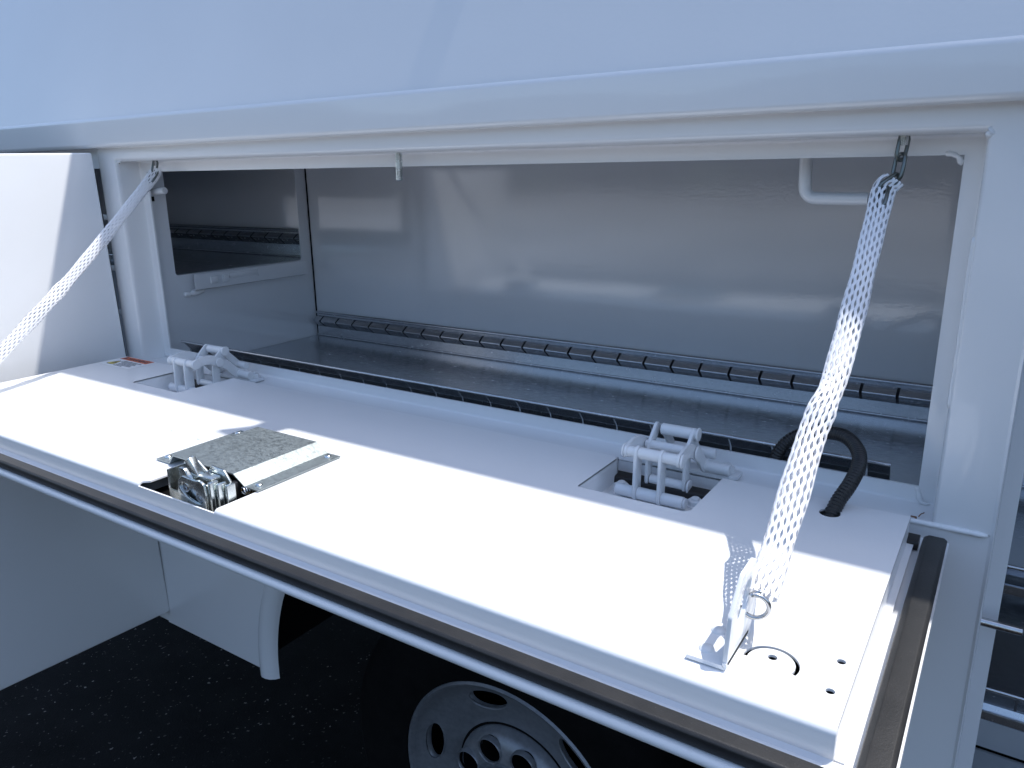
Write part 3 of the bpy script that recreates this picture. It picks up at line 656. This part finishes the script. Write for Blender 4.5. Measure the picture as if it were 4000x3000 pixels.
# warning label on the panel's rear left corner
lab = MB(); lab.add_mesh(plate2d([rrect(-1.3590, -1.2660, -0.0925, -0.0368, 0.003)], 0.0003), T(0, 0, PZ+0.0003)); label = lab.build('warning_label', 'label_white', door, smooth=0)
label["label"] = "white warning label with orange bar, yellow triangle and small print"
zl = PZ+0.0006
mb = MB(); mb.add_mesh(plate2d([[(-1.3555, -0.0540), (-1.2715, -0.0560), (-1.2715, -0.0385), (-1.3555, -0.0385)]], 0.0002), T(0, 0, zl)); mb.build('header_bar', 'orange', label, smooth=0)
tri = [(-1.3480, -0.0865), (-1.3230, -0.0865), (-1.3375, -0.0575)]
mb = MB(); mb.add_mesh(plate2d([fillet(tri, 0.004, True)], 0.0002), T(0, 0, zl)); mb.build('triangle_border', 'ink', label, smooth=0)
tc = Vector((sum(p[0] for p in tri)/3, sum(p[1] for p in tri)/3))
mb = MB(); mb.add_mesh(plate2d([fillet([tuple(tc+(Vector(p)-tc)*0.84) for p in tri], 0.003, True)], 0.0002), T(0, 0, zl+0.0002)); mb.build('triangle_fill', 'yellow', label, smooth=0)
mb = MB(); mb.add_mesh(plate2d([circle(-1.3350, -0.0770, 0.0052, 14, 0.0022, 0.5)], 0.0002), T(0, 0, zl+0.0004)); mb.add_mesh(plate2d([circle(-1.3370, -0.0715, 0.0016, 10, 0.0050, -0.2)], 0.0002), T(0, 0, zl+0.00045)); mb.build('hand_symbol', 'ink', label, smooth=0)
mb = MB()
mb.add_mesh(plate2d([[(-1.3535, -0.0500), (-1.3420, -0.0500), (-1.3475, -0.0400)]], 0.0002), T(0, 0, zl+0.0002)); mb.build('alert_symbol', 'ink', label, smooth=0)
txt = bpy.data.curves.new('warning_word', 'FONT'); txt.body = 'WARNING'; txt.size = 0.0150; txt.extrude = 0.0001; txt.align_x = 'LEFT'
to = bpy.data.objects.new('tmp_text', txt); C.objects.link(to); dg = bpy.context.evaluated_depsgraph_get(); dg.update()
tm = bpy.data.meshes.new_from_object(to.evaluated_get(dg)); bpy.data.objects.remove(to); bpy.data.curves.remove(txt)
xs = [v.co.x for v in tm.vertices]; tm.transform(Matrix.Translation((-1.3395, -0.0520, zl+0.0002)) @ Matrix.Scale(0.062/(max(xs)-min(xs)), 4, (1, 0, 0)))
link_mesh('warning_word', tm, 'ink', label, 0)
rr = random.Random(3); mb = MB()
for i in range(6):
    y = -0.0620-i*0.0050; x = -1.3200-0.0 if i > 1 else -1.3290; xe = -1.2730-rr.uniform(0, 0.010) if i < 5 else -1.2950
    while x < xe:
        wl = rr.uniform(0.003, 0.008); mb.box(x, min(x+wl, xe), y-0.0013, y+0.0013, zl-0.0001, zl+0.0001); x += wl+0.0013
mb.build('small_print', 'grey_ink', label, smooth=0)

# ------------------------------------------------------------------ restraint straps: chain in a white mesh sleeve
CAM = Vector((0, -0.8, 1.46))
def strap(label, path, sleeve_from, sleeve_to, wid, hook_at, thick=0.0075, kink=None):
    root = empty('restraint_strap', path[-1]); tag(root, label, 'strap', 'mesh covered door straps')
    n = 640; pts = spline(path, n); mid = pts[n//2]
    def frame(i):
        t = (pts[min(i+1, n-1)]-pts[max(i-1, 0)]).normalized(); side = t.cross(CAM-mid).normalized(); nn = side.cross(t).normalized(); return t, side, nn
    # sleeve: strands that swing left and right so that they meet in a diamond net
    i0, i1 = int(sleeve_from*(n-1)), int(sleeve_to*(n-1)); L = sum((pts[i+1]-pts[i]).length for i in range(i0, i1))
    K = 14; cell = 0.0112; mb = MB(); step = 1; rg = random.Random(len(label)); ph = [rg.uniform(-0.12, 0.12) for _ in range(K)]
    def cross(u, wloc, s):
        """point at fraction u of the perimeter of a flat rounded strip"""
        rr = thick/2; f = max(0.001, wloc-thick); per = 2*f+2*math.pi*rr; d = (u % 1.0)*per
        if d < f: return (-f/2+d, -rr)
        d -= f
        if d < math.pi*rr: a = -math.pi/2+d/rr; return (f/2+rr*math.cos(a), rr*math.sin(a))
        d -= math.pi*rr
        if d < f: return (f/2-d, rr)
        d -= f; a = math.pi/2+d/rr; return (-f/2+rr*math.cos(a), rr*math.sin(a))
    for kx in range(K):
        s = 0.0; ribs = []
        for i in range(i0, i1+1, step):
            if i > i0: s += (pts[i]-pts[i-step]).length
            fr = s/L
            wl = wid*(0.93+0.14*fr)*(1+0.05*math.sin(s*41+1)+0.03*math.sin(s*97)+0.03*math.sin(s*23))
            if kink: wl *= 1+0.14*math.exp(-((fr-kink)/0.025)**2)
            sq = math.sin(2*math.pi*s/cell+ph[kx]*3); sgn = 1 if kx % 2 == 0 else -1
            sw = math.copysign(abs(sq)**0.9, sq)*(0.155+0.035*math.sin(s*63+kx))
            u = (kx+0.5+sgn*sw)/K+0.35*s
            t, sd_, nn = frame(i); cx, cy = cross(u, wl, s); tw = 0.10*math.sin(s*9)
            cc = (cx*math.cos(tw)-cy*math.sin(tw), cx*math.sin(tw)+cy*math.cos(tw))
            p = pts[i]+sd_*cc[0]+nn*cc[1]
            outw = (sd_*cc[0]*0.4+nn*cc[1]*2).normalized(); tg = t.cross(outw).normalized()
            hw = 0.00128; ht = 0.00050
            ribs.append([p+tg*hw, p+outw*ht, p-tg*hw, p-outw*ht])
        mb.poly_loft(ribs, True, (True, True))
    mb.build('mesh_sleeve', 'mesh', root, smooth=70)
    # chain: alternating links
    s = 0.0; d = 0.0185; nxt = 0.0; k = 0; lm = []
    acc = [0.0]
    for i in range(1, n): acc.append(acc[-1]+(pts[i]-pts[i-1]).length)
    def at(s):
        i = min(range(n), key=lambda q: abs(acc[q]-s)); return i
    proto = None; tot = acc[-1]; m = int(tot/d)
    tor = bmesh.new(); lp = []
    for q in range(20):
        a = 2*math.pi*q/20; lp.append(Vector((0.0054*math.cos(a), (0.0068 if math.sin(a) > 0 else -0.0068)*(1 if abs(math.sin(a)) > 0.01 else 0)+0.0054*math.sin(a), 0)))
    loops = []
    for q in range(20):
        tq = (lp[(q+1) % 20]-lp[q-1]).normalized(); nq = Vector((0, 0, 1)); bq = tq.cross(nq)
        loops.append([lp[q]+nq*0.0019*math.cos(2*math.pi*e/6)+bq*0.0019*math.sin(2*math.pi*e/6) for e in range(6)])
    mt = MB(); mt.poly_loft(loops+[loops[0]], True); tor.free(); bmesh.ops.remove_doubles(mt.bm, verts=mt.bm.verts, dist=1e-6)
    bmesh.ops.recalc_face_normals(mt.bm, faces=mt.bm.faces)
    me = bpy.data.meshes.new('chain_link'); mt.bm.to_mesh(me); mt.bm.free()
    me.materials.append(M['chain']); me.polygons.foreach_set("use_smooth", [True]*len(me.polygons))
    for j in range(m+1):
        if sleeve_from+0.012 < j*d/tot: continue      # hidden inside the sleeve
        i = at(j*d); t, sd_, nn = frame(i); ang = math.radians(45+90*(j % 2)); a = sd_*math.cos(ang)+nn*math.sin(ang); b = a.cross(t)
        o = bpy.data.objects.new('chain_link', me); C.objects.link(o)
        mw = Matrix(((a.x, t.x, b.x, pts[i].x), (a.y, t.y, b.y, pts[i].y), (a.z, t.z, b.z, pts[i].z), (0, 0, 0, 1)))
        o.parent = root; o.matrix_parent_inverse = Matrix.Translation(-Vector(root.location)); o.matrix_basis = mw
    # S-hook through the bracket
    hx, hy, hz = hook_at
    hp = []
    for q in range(22):
        a = math.radians(115-q*(285/21)); hp.append((hx+0.0088*math.cos(a), hy+0.0025*math.cos(a), hz+0.0088*math.sin(a)))
    mb = MB(); mb.tube([tuple(Vector(path[-1])+Vector((0.001, 0.002, 0.004)))]+hp, 0.0017, 10); mb.build('hook', 'steel', root, smooth=60)
    return root
strap('white mesh covered chain strap at the right end of the folded-down door',
      [(-0.1033, 0.022, 1.4790), (-0.1051, 0.015, 1.4524), (-0.1120, 0.004, 1.4415), (-0.1125, -0.02, 1.4166), (-0.1119, -0.09, 1.3466), (-0.1128, -0.145, 1.2927), (-0.1150, -0.17, 1.2747), (-0.1175, -0.195, 1.2532), (-0.1172, -0.26, 1.2071), (-0.1158, -0.315, 1.1770)],
      0.135, 1.0, 0.0202, (-0.1190, -0.318, 1.1690), kink=0.60)
strap('white mesh covered chain strap at the left end of the folded-down door',
      [(-1.2870, 0.022, 1.4790), (-1.2853, 0.016, 1.4640), (-1.2870, -0.03, 1.4180), (-1.2860, -0.10, 1.3520), (-1.2845, -0.16, 1.2990), (-1.2800, -0.20, 1.2680), (-1.2780, -0.27, 1.2120), (-1.2750, -0.33, 1.1650)],
      0.045, 1.0, 0.0180, (-1.2780, -0.333, 1.1590), kink=0.58)

# ------------------------------------------------------------------ corrugated conduit
path = [(-0.1180, -0.0690, 1.1200), (-0.1180, -0.0672, 1.1320), (-0.1140, -0.052, 1.1475), (-0.1075, -0.034, 1.1610), (-0.1050, -0.010, 1.1730), (-0.1110, 0.015, 1.1795), (-0.1265, 0.035, 1.1850), (-0.1490, 0.050, 1.1815), (-0.1820, 0.058, 1.1690), (-0.1990, 0.056, 1.1480), (-0.2030, 0.0555, 1.1200), (-0.2040, 0.0555, 1.1000)]
pts = spline(path, 420); acc = [0.0]
for i in range(1, 420): acc.append(acc[-1]+(pts[i]-pts[i-1]).length)
mb = MB(); mb.tube(pts, 0.0072, 16, True, lambda i: 0.0068+0.0008*max(-0.8, min(0.8, 1.6*math.sin(2*math.pi*acc[i]/0.0036))))
tag(mb.build('corrugated_conduit', 'hose', None, smooth=80), 'black corrugated conduit looping from the door into the compartment', 'conduit')

# ------------------------------------------------------------------ tall door of the neighbouring compartment
th, ph = math.radians(5.864), math.radians(1.078); H, Wd, TH = 0.936, 0.50, 0.032
eu = Vector((-math.sin(th), -math.cos(th), 0)); ev = Vector((0, 0, 1)); A = eu*math.cos(ph)-ev*math.sin(ph); B = ev*math.cos(ph)+eu*math.sin(ph); N = B.cross(A)
if N.x > 0: N = -N
tall = empty('tall_door', (-1.4086, 0.0, 0.569)); tag(tall, 'plain white tall door standing open at the far left, half in sunlight', 'door')
mw = Matrix(((A.x, N.x, B.x, -1.4086), (A.y, N.y, B.y, 0.0), (A.z, N.z, B.z, 0.569), (0, 0, 0, 1)))
mb = MB(); mb.box(0, Wd, 0, TH, 0, H, 0.0035, 3); o = mb.build('door_skin', 'white', tall, smooth=35); o.data.transform(mw)
mb = MB(); mb.box(0.02, Wd-0.02, TH+0.0002, TH+0.022, 0.02, H-0.02, 0.003, 2); o = mb.build('inner_panel', 'white_in', tall, smooth=35); o.data.transform(mw)
mb = MB(); mb.box(-0.006, -0.0005, 0.012, TH-0.004, 0.03, H-0.03, 0.002); o = mb.build('rubber_seal', 'seal', tall, smooth=35); o.data.transform(mw)

# ------------------------------------------------------------------ rear wheel
WX, WY, WZ = -0.638, 0.128, 0.378
wheel = empty('wheel', (WX, WY, 0.0)); tag(wheel, 'rear wheel with silver cover and black tyre under the body', 'wheel')
mb = MB(); mb.lathe([(0.226, 0.004), (0.229, -0.004), (0.245, -0.012), (0.290, -0.018), (0.335, -0.014), (0.362, 0.006), (0.372, 0.028), (0.378, 0.050), (0.378, 0.210), (0.365, 0.240), (0.30, 0.265), (0.215, 0.24)], (WX, WY, WZ), n=96); mb.build('tyre', 'tyre', wheel, smooth=40)
cov = MB(); cov.lathe([(0.2246, 0.006), (0.2250, -0.001), (0.2228, -0.0035), (0.2195, -0.002), (0.2160, 0.005), (0.2080, 0.014), (0.1960, 0.021), (0.1800, 0.025), (0.1600, 0.028), (0.1400, 0.033), (0.1250, 0.038), (0.05, 0.040)], (WX, WY, WZ), n=144)
rim = cov.build('wheel_cover', 'wheel_silver', wheel, smooth=50)
mb = MB()
VENT = [math.radians(q) for q in (106, 44, 172, 234, 296, 350)]
for a in VENT:
    c = Vector((WX+0.180*math.cos(a), 0, WZ+0.180*math.sin(a)))
    L = [[(c.x+0.043*math.cos(t)*-math.sin(a)+0.0190*math.sin(t)*math.cos(a), y, c.z+0.043*math.cos(t)*math.cos(a)+0.0190*math.sin(t)*math.sin(a)) for t in [2*math.pi*q/32 for q in range(32)]] for y in (WY-0.05, WY+0.06)]
    mb.poly_loft(L, True, (True, True))
cut = mb.build('cutter', None, None, smooth=0)
bo = rim.modifiers.new('cut', 'BOOLEAN'); bo.object = cut; bo.operation = 'DIFFERENCE'; bo.solver = 'FAST'
so = rim.modifiers.new('thick', 'SOLIDIFY'); so.thickness = 0.0025; so.offset = 1
rim.modifiers.move(1, 0); bo.solver = 'EXACT'
dg = bpy.context.evaluated_depsgraph_get(); dg.update(); nm = bpy.data.meshes.new_from_object(rim.evaluated_get(dg)); rim.modifiers.clear(); rim.data = nm
nm.polygons.foreach_set("use_smooth", [True]*len(nm.polygons)); nm.set_sharp_from_angle(angle=math.radians(45))
bpy.data.objects.remove(cut)
mb = MB(); mb.lathe([(0.235, 0.02), (0.232, 0.10), (0.20, 0.11), (0.05, 0.11), (0.0, 0.11)], (WX, WY, WZ), n=64); mb.build('brake_backing', 'black', wheel, smooth=40)
for a in VENT:                                            # pressed lip round each vent
    er = Vector((math.cos(a), 0, math.sin(a))); et = Vector((-math.sin(a), 0, math.cos(a))); c = Vector((WX, WY, WZ))+er*0.180
    L = [[c+et*(0.043*k1*math.cos(q))+er*(0.0190*k2*math.sin(q))+Vector((0, h, 0)) for q in [2*math.pi*e/36 for e in range(36)]] for k1, k2, h in ((1.12, 1.30, 0.0262), (1.06, 1.13, 0.0232), (1.01, 1.02, 0.0250), (1.0, 1.0, 0.034))]
    mb = MB(); mb.poly_loft(L); mb.build('vent_lip', 'wheel_silver', rim, smooth=60)
# centre cap with lug pockets
cap = MB(); cap.lathe([(0.1215, 0.037), (0.1200, 0.028), (0.1150, 0.018), (0.1060, 0.010), (0.0930, 0.004), (0.0700, 0.0), (0.0640, 0.004), (0.0600, 0.004), (0.0560, -0.016), (0.0490, -0.022), (0.0, -0.024)], (WX, WY, WZ), n=96)
capo = cap.build('centre_cap', 'wheel_silver', wheel, smooth=40)
mb = MB()
for k in range(8):
    a = math.radians(112.5+45*k); mb.cyl((WX+0.0900*math.cos(a), WY-0.05, WZ+0.0900*math.sin(a)), (WX+0.0900*math.cos(a), WY+0.05, WZ+0.0900*math.sin(a)), 0.0225, 28)
cut = mb.build('cutter', None, None, smooth=0)
so = capo.modifiers.new('thick', 'SOLIDIFY'); so.thickness = 0.0022; so.offset = -1
bo = capo.modifiers.new('cut', 'BOOLEAN'); bo.object = cut; bo.operation = 'DIFFERENCE'; bo.solver = 'EXACT'
dg = bpy.context.evaluated_depsgraph_get(); dg.update(); nm = bpy.data.meshes.new_from_object(capo.evaluated_get(dg)); capo.modifiers.clear(); capo.data = nm
nm.polygons.foreach_set("use_smooth", [True]*len(nm.polygons)); nm.set_sharp_from_angle(angle=math.radians(40)); bpy.data.objects.remove(cut)
mb = MB(); mb.lathe([(0.1213, 0.0350), (0.1285, 0.0350)], (WX, WY, WZ), n=96); mb.build('cap_gap_shade', 'black', capo, smooth=0)  # black ring stands in for the shaded gap round the cap
for k in range(8):
    a = math.radians(112.5+45*k); c = Vector((WX+0.0900*math.cos(a), WY, WZ+0.0900*math.sin(a)))
    mb = MB(); mb.lathe([(0.0222, 0.0040), (0.0240, 0.036), (0.0, 0.037)], c, n=28); mb.build('lug_pocket', 'black', capo, smooth=40)  # pocket inside coloured black to deepen its shade
    mb = MB(); mb.lathe([(0.0226, 0.010), (0.0228, 0.0005), (0.0242, -0.0010), (0.0258, 0.0008), (0.0262, 0.010)], c, n=28); mb.build('pocket_rim', 'wheel_silver', capo, smooth=60)

# ------------------------------------------------------------------ specks of leaf litter on the sill
mb = MB(); mb.tube(spline([(-0.0475, 0.006, 1.1240), (-0.0455, 0.009, 1.1265), (-0.0440, 0.014, 1.1255), (-0.0440, 0.020, 1.1240)], 12), 0.00055, 5); tag(mb.build('dry_twig', 'leaf'), 'tiny curved dry twig on the sill by the right post', 'leaf litter')
mb = MB(); mb.box(-0.0545, -0.0490, 0.003, 0.0055, 1.1235, 1.1243, 0.0003); mb.box(-0.0505, -0.0485, -0.0005, 0.004, 1.1236, 1.1242, 0.0002); tag(mb.build('leaf_crumb', 'leaf'), 'tiny brown dry leaf crumb on the sill by the right post', 'leaf litter')
